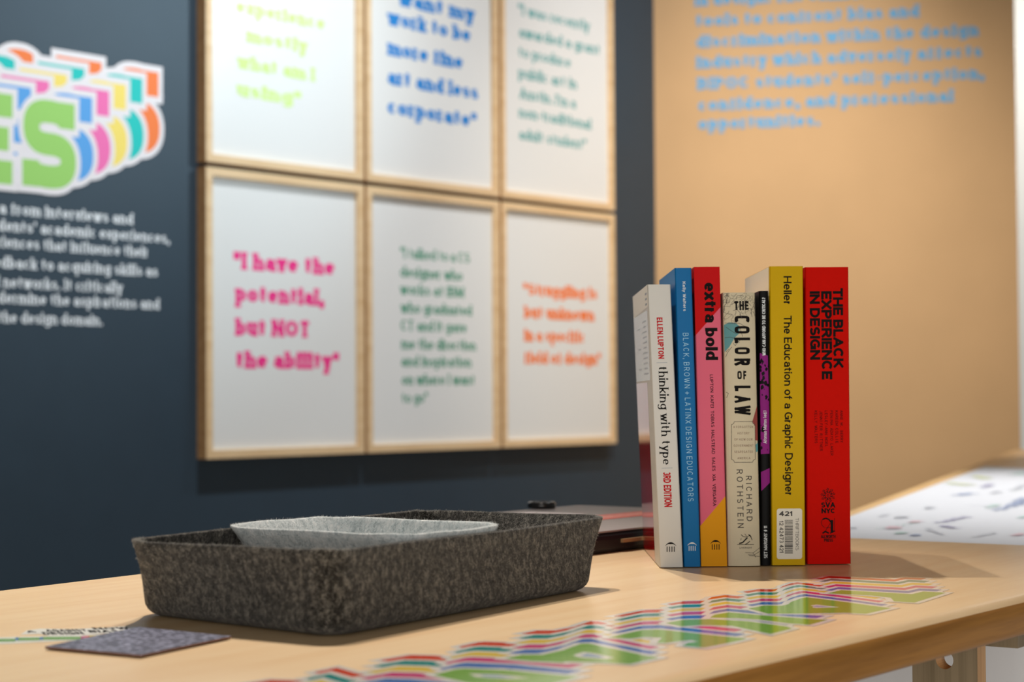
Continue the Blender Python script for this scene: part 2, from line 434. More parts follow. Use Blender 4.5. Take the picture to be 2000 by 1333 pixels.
# end frames: legs with a peg hole, joined by a rail
def leg(parent, p, w, t, holez, m, mhole):
    """flat leg across local Y with a round peg hole; p is its centre (local)"""
    mb = MB(); top, bot = TZ-.0245, 0; R = .0068; n = 24
    zc = holez; hw = w/2
    ring = [(math.cos(2*math.pi*k/n)*R, math.sin(2*math.pi*k/n)*R) for k in range(n)]
    sq = []
    for k in range(n):
        c, s = math.cos(2*math.pi*k/n), math.sin(2*math.pi*k/n); q = hw/max(abs(c), abs(s)); sq.append((c*q, s*q))
    for sgn in (-1, 1):
        X = p[0]+sgn*t/2
        for k in range(n):
            k2 = (k+1) % n
            mb.face([(X, p[1]+ring[k][0], zc+ring[k][1]), (X, p[1]+ring[k2][0], zc+ring[k2][1]),
                     (X, p[1]+sq[k2][0], zc+sq[k2][1]), (X, p[1]+sq[k][0], zc+sq[k][1])], m)
        for z0, z1 in ((bot, zc-hw), (zc+hw, top)):
            if z1 > z0: mb.face([(X, p[1]-hw, z0), (X, p[1]+hw, z0), (X, p[1]+hw, z1), (X, p[1]-hw, z1)], m)
    for k in range(n):
        k2 = (k+1) % n
        mb.face([(p[0]-t/2, p[1]+ring[k][0], zc+ring[k][1]), (p[0]+t/2, p[1]+ring[k][0], zc+ring[k][1]),
                 (p[0]+t/2, p[1]+ring[k2][0], zc+ring[k2][1]), (p[0]-t/2, p[1]+ring[k2][0], zc+ring[k2][1])], mhole)
    for sy in (-hw, hw):
        mb.face([(p[0]-t/2, p[1]+sy, bot), (p[0]+t/2, p[1]+sy, bot), (p[0]+t/2, p[1]+sy, top), (p[0]-t/2, p[1]+sy, top)], mhole)
    mb.face([(p[0]-t/2, p[1]-hw, bot), (p[0]+t/2, p[1]-hw, bot), (p[0]+t/2, p[1]+hw, bot), (p[0]-t/2, p[1]+hw, bot)], m)
    return mb.build('leg', parent, merge=True)
hole_d = 1.36; rv = ray(1853, 1287); hp = Vector((0, 0, EYE))+rv*(hole_d/rv.y)
hl = tloc(hp)
M_legend = wood('ash_edge_lit', (222, 176, 122), (200, 150, 98), 1.6, 90, rough=.5, up=True)  # lighter orange copy of the ash, light put into the edge colour
leg(table, (hl.x, hl.y), .050, .0165, hp.z, M_ash, M_legend)
leg(table, (hl.x, hl.y+.40), .050, .0165, hp.z, M_ash, M_legend)
leg(table, (hl.x-.86, hl.y), .050, .0165, hp.z, M_ash, M_legend)
leg(table, (hl.x-.86, hl.y+.40), .050, .0165, hp.z, M_ash, M_legend)
rend = Vector((0, 0, EYE))+ray(1998, 1230)*(1.44/ray(1998, 1230).y)
rl = tloc(rend)
mb = MB(); mb.box(rl.x-.012, rl.x+.012, rl.y, rl.y+.50, TZ-.066, TZ-.0245, M_ash); mb.build('rail', table, bevel=.0012)
mb = MB(); mb.box(hl.x-.87, hl.x-.849, rl.y, rl.y+.50, TZ-.066, TZ-.0245, M_ash); mb.build('rail', table, bevel=.0012)

# ---------------------------------------------------------------- layered vinyl lettering on the bench
LAY = [('vinyl_green', (126, 180, 74)), ('vinyl_blue', (62, 116, 190)), ('vinyl_pink', (206, 70, 130)),
       ('vinyl_yellow', (230, 200, 84)), ('vinyl_teal', (24, 142, 138)), ('vinyl_red', (216, 74, 48))]
VM = [mat(n, c, .12, .5) for n, c in LAY]
VW = mat('vinyl_white', (232, 230, 224), .12, .5)
def tln(px, py): q = tloc(at(px, py, TZ)); return (q.x, q.y)
A0 = tln(1620, 1126); A1 = tln(1643, 1154)
TS = ((A0[0]-A1[0])/5, (A0[1]-A1[1])/5)
letters = [   # front faces right to left, as laid on the table
    ([(1616, 1160.5), (1643, 1154), (1781, 1161.8), (1803.5, 1156.7), (1848, 1159), (1786, 1178.5), (1746, 1176), (1740, 1169), (1700, 1164.5)], []),
    ([(1545, 1177), (1566, 1169.5), (1576, 1168), (1650, 1177), (1722, 1187), (1742, 1189), (1692, 1200.5), (1650, 1198.5), (1560, 1200), (1530, 1190)],
     [(1570, 1186), (1595, 1189), (1640, 1187.5), (1595, 1182.5)]),
    ([(1462, 1190), (1494, 1184), (1527, 1184.5), (1557, 1178), (1590, 1186), (1560, 1200), (1500, 1200)], []),
    ([(1396, 1202), (1424, 1197.5), (1484, 1203), (1577, 1210), (1617, 1212), (1582, 1222), (1540, 1219), (1485, 1212), (1440, 1209), (1386, 1208)], []),
    ([(1300, 1218.5), (1335, 1212), (1374, 1211), (1386, 1210.5), (1460, 1215), (1535, 1225), (1547, 1229), (1505, 1240), (1430, 1224), (1370, 1222.5), (1330, 1225)], []),
    ([(1186, 1247), (1255, 1232), (1287, 1231), (1335, 1236), (1400, 1243), (1459, 1249), (1430, 1256), (1376, 1267), (1333, 1263), (1344, 1257), (1364, 1254.5), (1350, 1252), (1332, 1253), (1300, 1258), (1283, 1257), (1293, 1247), (1257, 1246), (1230, 1249)], []),
    ([(1090, 1276), (1112, 1267), (1135, 1259), (1150, 1258.5), (1180, 1265), (1255, 1281), (1287, 1286), (1230, 1299), (1180, 1296), (1100, 1294)],
     [(1117, 1282), (1135, 1286), (1180, 1289), (1200, 1286.5), (1160, 1277.5), (1140, 1275)]),
    ([(985, 1288), (1020, 1280.5), (1060, 1280.5), (1112, 1269), (1130, 1275), (1100, 1296), (1040, 1293)], []),
    ([(846, 1320), (890, 1309), (905, 1307.5), (1000, 1311.5), (1100, 1321), (1133, 1323), (1060, 1342), (960, 1347)],
     [(915, 1318), (930, 1324), (990, 1328), (1035, 1326), (975, 1319)]),
]
def back(px, py): a = tln(px, py); return (a[0]-5*TS[0], a[1]-5*TS[1])
extra = [[(740, 1291), (802, 1280.5), (846, 1281.5)], [(612, 1314.5), (658, 1305), (700, 1317)], [(470, 1339), (530, 1329), (588, 1331)]]
mb = MB(); zz = .00002; n_lay = 0
def flat(poly, m):
    global n_lay
    n_lay += 1
    mb.face([(x, y, TZ+zz+n_lay*1.5e-6) for x, y in ccw(poly)], m)
jobs = [([tln(*p) for p in g], [tln(*p) for p in h]) for g, h in letters]
for k, e in enumerate(extra):
    t = [back(*p) for p in e]
    body = t+[(t[-1][0]+.004, t[-1][1]-.068), (t[0][0]-.002, t[0][1]-.068)]
    if k == 1: body = t+[(t[-1][0]-.012, t[-1][1]-.05), (t[0][0]-.02, t[0][1]-.068)]
    jobs.append((body, []))
for k in range(5, -1, -1):
    for g, h in jobs: flat(offset_poly(ccw([(x+TS[0]*k, y+TS[1]*k) for x, y in g]), .0042), VW)
    for g, h in jobs:
        flat([(x+TS[0]*k, y+TS[1]*k) for x, y in g], VM[k])
        if h and k < 2:
            q = ccw([(x+TS[0]*k, y+TS[1]*k) for x, y in h])
            flat(q, VW)
            if k == 0: flat([(x*.6+sum(p[0] for p in q)/len(q)*.4, y*.6+sum(p[1] for p in q)/len(q)*.4) for x, y in q], mat('vinyl_pale_blue', (150, 178, 205), .12, .5))
o = mb.build('vinyl_lettering'); o.matrix_world = Matrix.Translation((cen.x, cen.y, 0)) @ Matrix.Rotation(LANG, 4, 'Z')
tag(o, 'glossy layered lettering in rainbow bands with green faces stuck along the table front', 'decal')

# ---------------------------------------------------------------- felt trays
def tray(name, label, rim, base, h, rrim, rbase, m, th=.0042, z0=TZ, fib=4000, fcol=None, floor_z=.0042):
    seg = 10
    rp = rounded(ccw(rim), rrim, seg); bp = rounded(ccw(base), rbase, seg)
    # add points along the straight sides
    def dense(p):
        out = []; n = len(p)
        for i in range(n):
            a, b = Vector(p[i]), Vector(p[(i+1) % n])
            if (i % (seg+1)) == seg:
                out += [tuple(a.lerp(b, k/12)) for k in range(12)]
            else: out.append(tuple(a))
        return out
    rp, bp = dense(rp), dense(bp)
    c = [sum(p[0] for p in rp)/len(rp), sum(p[1] for p in rp)/len(rp)]
    rp = [(x-c[0], y-c[1]) for x, y in rp]; bp = [(x-c[0], y-c[1]) for x, y in bp]
    N = len(rp); wob = [.0004*math.sin(i*.21+1)+.00025*math.sin(i*.63) for i in range(N)]
    def lay(t, ins, zf):
        p = [((bp[i][0]*(1-t)+rp[i][0]*t), (bp[i][1]*(1-t)+rp[i][1]*t)) for i in range(N)]
        p = offset_poly(p, -ins) if ins else p
        return [(x, y, zf(i)) for i, (x, y) in enumerate(p)]
    rb = .011; rings = []
    rings.append(lay(0, rb*2.2, lambda i: 0.0003))
    for k in range(0, 6):
        g = math.pi/2*k/5
        rings.append(lay(.0, rb*(1-math.sin(g)), lambda i: rb*(1-math.cos(g))*.9+.0003))
    for k in range(1, 9):
        t = k/8; bow = .0012*math.sin(t*math.pi)
        rings.append(lay(t, bow, lambda i: rb*.9+(h-rb*.9)*t+wob[i]*t))
    rings.append(lay(1, .0006, lambda i: h+.0009+wob[i]))
    rings.append(lay(1, th-.0006, lambda i: h+.0009+wob[i]))
    for k in range(8, 0, -1):
        t = k/8; bow = .0012*math.sin(t*math.pi)
        rings.append(lay(t, th+bow, lambda i: floor_z+rb*.5+(h-rb*.5-floor_z)*t+wob[i]*t))
    rings.append(lay(0, th+rb*.4, lambda i: floor_z+.001)); rings.append(lay(0, th+rb*1.6, lambda i: floor_z))
    mb = MB(); mb.grid(rings, m); mb.face(rings[0][::-1], m); mb.face(rings[-1], m)
    body = mb.build(name, None, smooth=True, merge=True)
    body.location = (c[0], c[1], z0)
    # loose wool fibres standing off the felt
    mb = MB(); R = random.Random(3); fm = fcol or m
    nr = len(rings)
    for _ in range(fib):
        a = R.choice([7, 9, 11, 13, 14, 15, 15, 15, 15, 16, 16, 17]) if R.random() < .75 else R.randrange(6, nr-3)
        a = min(a, nr-3); j = R.randrange(N); u = R.random(); v = R.random()
        p = Vector(rings[a][j]).lerp(Vector(rings[a][(j+1) % N]), u).lerp(Vector(rings[a+1][j]), v)
        e1 = Vector(rings[a][(j+1) % N])-Vector(rings[a][j]); e2 = Vector(rings[a+1][j])-Vector(rings[a][j])
        nn = e1.cross(e2)
        if nn.length < 1e-12: continue
        nn.normalize()
        d = (nn*R.uniform(.15, .7)+Vector((R.gauss(0, .7), R.gauss(0, .7), R.gauss(0, .7)))).normalized()
        L = R.uniform(.0005, .0017); wv = d.cross(Vector((R.random(), R.random(), R.random()))).normalized()*.00005
        q = p+d*L*.5+Vector((R.gauss(0, .0003), R.gauss(0, .0003), R.gauss(0, .0003))); e = q+(d+Vector((R.gauss(0, .5), R.gauss(0, .5), R.gauss(0, .5)))).normalized()*L*.5
        mb.face([p-wv, p+wv, q+wv, q-wv], fm); mb.face([q-wv, q+wv, e], fm)
    f = mb.build('wool_fibres', body); f['kind'] = 'stuff'
    return body
RZ = TZ+.047
def xy(v): return (v.x, v.y)
big = dict(F=at(654, 1081, RZ), L=at(238, 1058, RZ), R=at(1192, 1011.5, RZ))
rimB = [xy(big['F']), xy(big['R']), xy(big['L']+big['R']-big['F']), xy(big['L'])]
bF, bL, bR = at(652, 1252, TZ), at(262, 1204, TZ), at(1168, 1153.5, TZ)
baseB = [xy(bF), xy(bR), xy(bL+bR-bF), xy(bL)]
M_dark = felt('charcoal_felt', (16, 15, 14), (56, 54, 50), (132, 128, 120), 760)
M_darkf = mat('charcoal_wool_lit', (190, 188, 182), 1, .1)  # fibres coloured pale so the rim fuzz looks lit
t1 = tray('felt_tray', '', rimB, baseB, .047, .016, .020, M_dark, fib=9000, fcol=M_darkf)
tag(t1, 'large charcoal felt tray with flared sides standing on the table', 'tray')
SZ = EYE-.0812
sF, sL, sR = at(786, 1050.5, SZ), at(428, 1029.5, SZ), at(994, 1027, SZ)
rimS = [xy(sF), xy(sR), xy(sL+sR-sF), xy(sL)]
cs = [sum(p[0] for p in rimS)/4, sum(p[1] for p in rimS)/4]
baseS = [((x-cs[0])*.80+cs[0]+.004, (y-cs[1])*.80+cs[1]+.003) for x, y in rimS]
M_light = felt('pale_felt', (160, 172, 176), (214, 222, 224), (238, 240, 240), 520)
M_lightf = mat('pale_wool', (232, 234, 232), 1, .1)
t2 = tray('felt_tray', '', rimS, baseS, SZ-TZ-.0046, .020, .016, M_light, th=.0032, z0=TZ+.0046, fib=5000, fcol=M_lightf, floor_z=.0032)
tag(t2, 'small pale grey felt tray nested inside the large charcoal tray', 'tray')

# ---------------------------------------------------------------- books
M_page = mat('page_edges', (232, 218, 188), .9, .1, noise=.06, nscale=900)
class Book:
    """spine edges are measured bottom (l, r, y) and top (l, r, y); T thickness, D depth, H height in metres"""
    def __init__(s, name, label, bl, br, by, tl_, tr, ty, D, T, H, cover, bulge=.0003, inset=0.0, top_inset=0.0):
        s.px = (bl, br, by, tl_, tr, ty); s.T, s.D, s.H, s.b = T, D, H, bulge
        p0 = at(bl, by, TZ)
        s.o = thing(name, label, 'book', (p0.x, p0.y, TZ+.0008), 0, 'books standing in a row on the table')
        # lean: where the top left corner really is
        q = ray(tl_, ty); k = p0.y/q.y
        s.k = (q.x*k-p0.x)/H
        s.cov = MB(); s.cover = cover; c = .0005
        n = 10; m = cover
        def sec(z, zi):
            P = [(0, D), (0, .0012)]
            for i in range(n+1):
                x = T*(i/n); P.append((min(max(x, .0006), T-.0006) if i in (0, n) else x, s.yb(x)))
            P += [(T, .0012), (T, D), (T-c, D), (T-c, .0025), (c, .0025), (c, D)]
            return [(x+s.k*z, y, z) for x, y in P]
        r0, r1 = sec(0, 0), sec(H, 0)
        s.cov.grid([r0, r1], m)
        s.cov.face(r0[::-1], m); s.cov.face(r1, m)
        mb = MB(); zi = inset+.0004; zt = H-.0004-top_inset; d1 = D-.0008-inset
        P = [(c*1.2, .0027), (T-c*1.2, .0027), (T-c*1.2, d1), (c*1.2, d1)]
        mb.grid([[(x+s.k*z, y, z) for x, y in P] for z in (zi, zt)], M_page)
        mb.face([(x+s.k*zi, y, zi) for x, y in P][::-1], M_page); mb.face([(x+s.k*zt, y, zt) for x, y in P], M_page)
        mb.build('page_block', s.o)
    def yb(s, x):
        t = min(max(x/s.T*10, 0), 10); i = min(int(t), 9); f = t-i
        g = lambda k: -s.b*(1-(k/5-1)**2)+.0002
        return g(i)*(1-f)+g(i+1)*f
    def loc(s, px, py):
        bl, br, by, tl_, tr, ty = s.px; t = (by-py)/(by-ty)
        l = bl+(tl_-bl)*t; r = br+(tr-br)*t
        return (px-l)/(r-l)*s.T, t*s.H
    def pt(s, x, z, off=.00006): return (x+s.k*z, s.yb(min(max(x, 0), s.T))-off, z)
    def poly(s, mbx, pts, m, off=.00004):
        """polygon in photo pixels on the spine"""
        L = [s.loc(*p) for p in pts]
        L = [(min(max(x, .0001), s.T-.0001), z) for x, z in L]
        s.put(mbx, L, m, off)
    def put(s, mbx, L, m, off):
        """lay a polygon (x, z) on the spine, cut along the facets of its curve"""
        x0, x1 = min(p[0] for p in L), max(p[0] for p in L); c = s.T/10
        for i in range(max(0, int(x0/c)), min(9, int(x1/c))+1):
            q = [(a, z) for z, a in clip_y([(z, a) for a, z in L], i*c, (i+1)*c)]
            if len(q) > 2: mbx.face([s.pt(x, z, off+(len(mbx.f) % 150)*3e-7) for x, z in q], m)
    def line(s, mbx, pts, wpx, m, off=.00006):
        for a, b in zip(pts, pts[1:]):
            dx, dy = b[0]-a[0], b[1]-a[1]; L = math.hypot(dx, dy) or 1; nx, ny = -dy/L*wpx/2, dx/L*wpx/2
            s.poly(mbx, [(a[0]+nx, a[1]+ny), (a[0]-nx, a[1]-ny), (b[0]-nx, b[1]-ny), (b[0]+nx, b[1]+ny)], m, off)
    def write(s, mbx, txt, style, d, x0, x1, y0, y1, m, track=.09, off=.00009, seg=6):
        """d: 'd' reads downwards, 'u' upwards, 'h' level; x0..x1 capital extent (h: run), y0..y1 run (h: top..base)"""
        polys, W = text(txt, style, track, seg)
        ym = (y0+y1)/2; xm = (x0+x1)/2
        for q in polys:
            P = []
            for u, v in q:
                if d == 'd': X = s.loc(x0+(x1-x0)*v, ym)[0]; Z = s.loc(xm, y0+(y1-y0)*u/W)[1]
                elif d == 'u': X = s.loc(x1-(x1-x0)*v, ym)[0]; Z = s.loc(xm, y1-(y1-y0)*u/W)[1]
                else: X = s.loc(x0+(x1-x0)*u/W, ym)[0]; Z = s.loc(xm, y1-(y1-y0)*v)[1]
                P.append((X, Z))
            s.put(mbx, P, m, off)
    def side(s, mbx, pts, m, off=.00005):
        """polygon on the left cover; (depth, z) in metres"""
        mbx.face([(s.k*z-off, y, z) for y, z in pts], m)
    def finish(s, parts):
        s.cov.build('cover', s.o)
        return {n: mbx.build(n, s.o, label=lab) for n, mbx, lab in parts if mbx.f}
def temple(b, mbx, x0, x1, y0, y1, m):
    """roof arc over four columns"""
    n = 10; xm = (x0+x1)/2; hw = (x1-x0)/2; h = (y1-y0)
    for k in range(n):
        u0, u1 = -1+2*k/n, -1+2*(k+1)/n
        f = lambda u, t: (xm+hw*u, y0+h*.36*(u*u)+t*(1-abs(u)*.8)*1.35)
        b.poly(mbx, [f(u0, 0), f(u1, 0), f(u1, h*.16), f(u0, h*.16)], m, .00008)
    for k in range(4):
        x = x0+(x1-x0)*(.17+.22*k)
        b.poly(mbx, [(x-hw*.07, y0+h*.44), (x+hw*.09, y0+h*.44), (x+hw*.09, y1), (x-hw*.07, y1)], m, .00008)
ink = mat('black_ink', (22, 20, 20), .75, .1); ink_red = mat('red_ink', (190, 24, 34), .75, .1)
ink_white = mat('white_ink', (225, 232, 236), .75, .1); ink_sky = mat('pale_blue_ink', (168, 214, 240), .75, .1)
ink_brown = mat('brown_ink', (58, 48, 40), .55); ink_grey = mat('grey_ink', (150, 160, 172), .5)

# 1 white
cv = mat('white_cover', (206, 206, 202), .42, .4)
b = Book('book', 'white-spined paperback with black serif title and red author name, leftmost of the row', 1289, 1333.5, 1111, 1264.5, 1309.5, 557, .172, .0176, .2149, cv)
pr, au, lg = MB(), MB(), MB()
b.write(au, 'ELLEN LUPTON', 'bold', 'd', 1284, 1295.5, 622, 703, ink_red, .07)
b.write(pr, 'thinking with type', 'serif', 'd', 1290, 1308, 718, 912, ink, .05)
b.write(pr, '3RD EDITION', 'bold', 'd', 1296, 1311, 925, 993.5, ink_red, .06)
b.line(pr, [(1282, 711), (1303, 710.5)], .9, ink_grey); b.line(pr, [(1292, 917.5), (1313, 917)], .9, ink_grey)
temple(b, lg, 1299, 1320, 1062, 1081, ink)
bk = MB(); gl = mat('glossy_red_panel', (170, 14, 22), .06, .6); pale = mat('pale_blue_panel', (214, 224, 234), .25, .5)
cream = mat('cream_panel', (226, 222, 206), .3, .4)
H = b.H
b.side(bk, [(.172, .0), (.046, .0), (.046, .1405), (.172, .1405)], gl)
b.side(bk, [(.1715, .142), (.014, .142), (.014, .196), (.1715, .196)], pale)
b.side(bk, [(.1715, .196), (.0025, .1985), (.0025, .2147), (.1715, .2147)], cream)
R = random.Random(5)
for k in range(11):
    z = .188-k*.0041
    for y0, y1 in ((.035, .075), (.10, .135)) if k % 4 == 1 else ((.03, .08),):
        b.side(bk, [(y1-R.uniform(0, .012), z), (y0, z), (y0, z+.0011), (y1-R.uniform(0, .012), z+.0011)], mat('faint_grey_ink', (178, 190, 204), .4), .00009)
for k in range(3): b.side(bk, [(.03, .200+k*.004), (.012, .200+k*.004), (.012, .2016+k*.004), (.03, .2016+k*.004)], ink_grey, .00009)
b.finish([('title', pr, None), ('author_name', au, None), ('publisher_mark', lg, None), ('back_print', bk, 'glossy red panel under a pale blue panel of grey text lines')])
# 2 blue
cv = mat('cyan_cover', (0, 106, 170), .45, .12)
b = Book('book', 'slim bright blue paperback with thin pale capitals, second from the left of the row', 1336, 1367.5, 1110, 1318, 1352.5, 524, .150, .0127, .2276, cv)
pr, au, lg = MB(), MB(), MB()
b.write(au, 'Kelly Walters', 'medium', 'd', 1334.5, 1340.8, 551, 609, ink_white, .14)
b.write(pr, 'BLACK, BROWN + LATINX DESIGN EDUCATORS', 'light', 'd', 1338.8, 1350, 652, 982, ink_sky, .36)
temple(b, lg, 1342.5, 1360, 1062, 1078.5, ink_white)
b.finish([('title', pr, None), ('author_name', au, None), ('publisher_mark', lg, None)])
# 3 extra bold
cv = mat('pink_cover', (224, 104, 130), .6, .12); red = mat('scarlet_print', (200, 4, 10), .6, .12); amb = mat('amber_print', (226, 156, 18), .6, .12)
b = Book('book', 'red, pink and amber paperback with large bold lowercase title, third from the left', 1369.5, 1420, 1109, 1355, 1408.5, 521, .172, .0199, .2284, cv)
b.poly(b.cov, [(1353, 520.5), (1410, 520.5), (1411, 600), (1358.5, 655.5)], red)
b.poly(b.cov, [(1367.4, 1030), (1417, 972), (1421, 1109), (1369.5, 1109)], amb)
b.side(b.cov, [(.172, .176), (.0, .176), (0, .2284), (.172, .2284)], red)
b.side(b.cov, [(.172, 0), (.0, 0), (0, .031), (.172, .031)], amb)
pr, au, lg = MB(), MB(), MB()
b.write(pr, 'extra bold', 'bold', 'd', 1377.5, 1402.5, 552, 704.5, ink, .05)
b.write(au, 'LUPTON  KAFEI  TOBIAS  HALSTEAD  SALES  XIA  VERGARA', 'medium', 'd', 1390, 1396.4, 733, 991, ink, .12)
temple(b, lg, 1387.5, 1407.5, 1057.5, 1076.5, ink)
b.finish([('title', pr, None), ('author_name', au, None), ('publisher_mark', lg, None)])
# 4 colour of law
cv = mat('cream_jacket', (204, 194, 166), .5, .35, noise=.03, nscale=80); teal = mat('teal_print', (78, 142, 148), .5); rust = mat('rust_print', (140, 52, 44), .5)
b = Book('hardback_book', 'cream hardback with condensed black capitals and a small boxed subtitle, fourth in the row', 1422, 1484.5, 1108, 1411.5, 1479, 573.5, .140, .0247, .2088, cv, bulge=.0016, inset=.0025, top_inset=.0025)
art = MB()
b.poly(art, [(1414, 637), (1424, 632), (1438, 633), (1447, 641), (1444, 655), (1436, 662), (1431, 670), (1425, 680), (1415.5, 690)], teal)
b.poly(art, [(1481, 796), (1471, 826), (1476, 836), (1476.5, 863), (1482, 864)], rust); b.poly(art, [(1477, 872), (1482, 868), (1483, 884), (1478, 887)], teal)
R = random.Random(11)
for k in range(70):
    x, y = R.uniform(1412, 1479), R.uniform(577, 632); g = R.uniform(0, 6.28); P = [(x, y)]
    if x > 1450 and y > 612 and R.random() < .7: continue
    for _ in range(R.randrange(3, 7)):
        g += R.gauss(0, .7); x += math.cos(g)*4; y += math.sin(g)*4; P.append((min(max(x, 1412.5), 1478), min(max(y, 575), 640)))
    b.line(art, P, R.choice([.45, .55, .8]), ink_brown, .00007)
for P in ([(1416, 633), (1432, 634), (1446, 634), (1457, 640), (1464, 650)], [(1416, 662), (1427, 661), (1437, 664), (1446, 672)], [(1418, 641), (1428, 648), (1440, 655)],
          [(1446, 640), (1452, 660)], [(1432, 672), (1437, 678), (1442, 670), (1447, 667)], [(1417, 700), (1422, 690), (1430, 680)], [(1418, 690), (1424, 684)],
          [(1418, 769), (1423, 771), (1419, 780)], [(1455, 1082), (1470, 1083), (1484, 1073)], [(1460, 1086), (1472, 1087), (1484, 1080)], [(1462, 1088), (1484, 1090)], [(1470, 1083), (1476, 1092)]):
    b.line(art, P, .8, ink_brown, .00008)
pr, au, lg = MB(), MB(), MB()
b.write(pr, 'THE', 'poster', 'h', 1435, 1465.5, 590, 608, ink, .16)
for ch, y0, y1 in (('C', 619, 634), ('O', 639.5, 654), ('L', 662, 673.5), ('O', 681, 694.5), ('R', 703, 716.5), ('L', 756, 767.5), ('A', 776, 789.5), ('W', 795.5, 813.5)):
    b.write(pr, ch, 'poster', 'd', 1434.8, 1467.8, y0, y1, ink)
b.write(pr, 'OF', 'poster', 'h', 1441, 1459.5, 727, 744, ink, .3)
sb = MB()
x0, x1, y0, y1, r = 1428.8, 1476.4, 826.5, 906, 5.5
P = []
for cx, cy, a in ((x0, y0, 90), (x1, y0, 180), (x1, y1, 270), (x0, y1, 0)):
    for k in range(5):
        g = math.radians(a-90*k/4 if 0 else a-k*22.5); P.append((cx+r*math.cos(g), cy+r*math.sin(g)))
b.line(sb, P+P[:1], .9, ink_brown, .00008)
for t, xa, xb, y in (('A FORGOTTEN', 1432.5, 1472.3, 837), ('HISTORY', 1440.6, 1464.8, 849.2), ('OF HOW OUR', 1434.3, 1471, 861.3), ('GOVERNMENT', 1433.2, 1472.7, 873.4), ('SEGREGATED', 1434.3, 1471.5, 885.5), ('AMERICA', 1440.6, 1466, 897.8)):
    b.write(sb, t, 'sans', 'h', xa, xb, y-2.2, y+2.2, mat('faint_brown_ink', (132, 104, 84), .55), .3)
b.write(au, 'RICHARD', 'sans', 'd', 1457.5, 1469, 932.5, 1021, ink_brown, .45); b.write(au, 'ROTHSTEIN', 'sans', 'd', 1439.5, 1451.5, 920, 1034, ink_brown, .45)
b.line(lg, [(1439.5, 1066.5), (1472, 1066.5)], .9, ink)
for P, wv in (([(1443, 1064.5), (1450, 1062.5), (1456, 1056), (1459.5, 1053)], 2.4), ([(1447, 1047), (1451, 1051), (1457, 1052), (1463, 1049)], 1.1), ([(1454, 1045.5), (1457.5, 1050)], .9),
              ([(1461, 1047), (1465.5, 1050), (1468.5, 1058)], 1.2), ([(1455, 1066), (1460, 1063.5), (1464, 1060)], 1.4), ([(1446, 1058), (1447.5, 1054)], .8), ([(1463, 1047.5), (1466.5, 1052)], 2)):
    b.line(lg, P, wv, ink, .00008)
b.write(lg, 'LIVERIGHT', 'medium', 'h', 1444, 1468, 1071, 1074.3, ink_brown, .2)
b.finish([('jacket_art', art, 'street map linework with a teal patch'), ('subtitle_box', sb, None), ('title', pr, None), ('author_name', au, None), ('publisher_mark', lg, None)])
# 5 black thin
cv = mat('black_cover', (7, 7, 8), .5, .1); pur = mat('magenta_print', (138, 32, 126), .55, .12)
b = Book('book', 'thin black booklet with magenta splashes and upward white lettering, fifth in the row', 1487, 1505.5, 1107, 1482.5, 1501, 570, .148, .0071, .2101, cv, bulge=.0008)
art = MB()
b.poly(art, [(1484, 692), (1500, 697), (1502.5, 790), (1501.5, 800), (1484.8, 794)], pur)
b.poly(art, [(1485, 788), (1502.5, 796), (1503.5, 889), (1486, 890)], pur)
b.poly(art, [(1486.3, 925), (1503.8, 917), (1504, 946), (1487, 962)], pur)
R = random.Random(4)
for k in range(46):
    x, y = R.uniform(1485, 1502), R.choice([R.uniform(704, 796), R.uniform(704, 780), R.uniform(828, 882)]); s = R.uniform(1.2, 4.5)
    q = [(x+s*R.uniform(.4, 1)*math.cos(i*1.05), y+s*1.6*R.uniform(.35, 1)*math.sin(i*1.05)) for i in range(6)]
    if 801 < y < 868 and x > 1490: continue
    b.poly(art, q, cv, .00006)
pr, au, lg = MB(), MB(), MB()
b.write(pr, 'WHO CAN AFFORD TO BE CRITICAL?', 'bold', 'u', 1488.6, 1495.2, 583, 697, ink_white, .05)
b.write(au, 'Afonso Matos (ed.)', 'medium', 'u', 1490.6, 1497.4, 805, 869, ink_white, .08)
b.write(lg, "SET MARGINS' # 11", 'medium', 'u', 1492, 1498.6, 1030, 1093, ink_white, .07)
b.finish([('spine_art', art, 'magenta splashes'), ('title', pr, None), ('author_name', au, None), ('publisher_mark', lg, None)])
# 6 yellow
cv = mat('yellow_cover', (206, 168, 0), .6, .12)
b = Book('book', 'thick yellow paperback with black title and white barcode sticker low on its spine', 1508, 1573.5, 1107, 1503.5, 1568.5, 523, .1505, .0255, .2290, cv)
b.side(b.cov, [(.1500, 0), (.006, 0), (.006, .2288), (.1500, .2288)], mat('ivory_cover_side', (238, 228, 196), .35, .4))
pr, au, lg = MB(), MB(), MB()
b.write(pr, 'Heller', 'medium', 'd', 1530.6, 1546.3, 542.5, 599, ink, .07); b.write(pr, 'The Education of a Graphic Designer', 'medium', 'd', 1532.2, 1547.8, 620, 972, ink, .07)
st, bc = MB(), MB(); q = rounded([(1517.2, 996.7), (1567, 996.7), (1567, 1095), (1517.2, 1095)], 5, 5)
lab = mat('white_sticker', (226, 222, 208), .4, .4); bl_ = mat('sticker_ink', (50, 46, 44), .6)
b.poly(st, q, lab, .00012)
b.write(st, '421', 'wide', 'h', 1522, 1548, 1001.8, 1011.4, bl_, .1, .0002); b.write(st, '12 42473 421', 'medium', 'd', 1522.4, 1530.4, 1020.5, 1082.5, bl_, .12, .0002)
b.write(st, 'THRIFTBOOKS', 'light', 'd', 1554, 1560.4, 1015, 1078, bl_, .1, .0002)
y = 1019; R = random.Random(2)
while y < 1083.5:
    h = R.choice([.7, .7, 1.2, 1.8]); b.poly(bc, [(1532.8, y), (1548.6, y), (1548.6, y+h), (1532.8, y+h)], bl_, .0002); y += h+R.choice([.6, .8, 1.3])
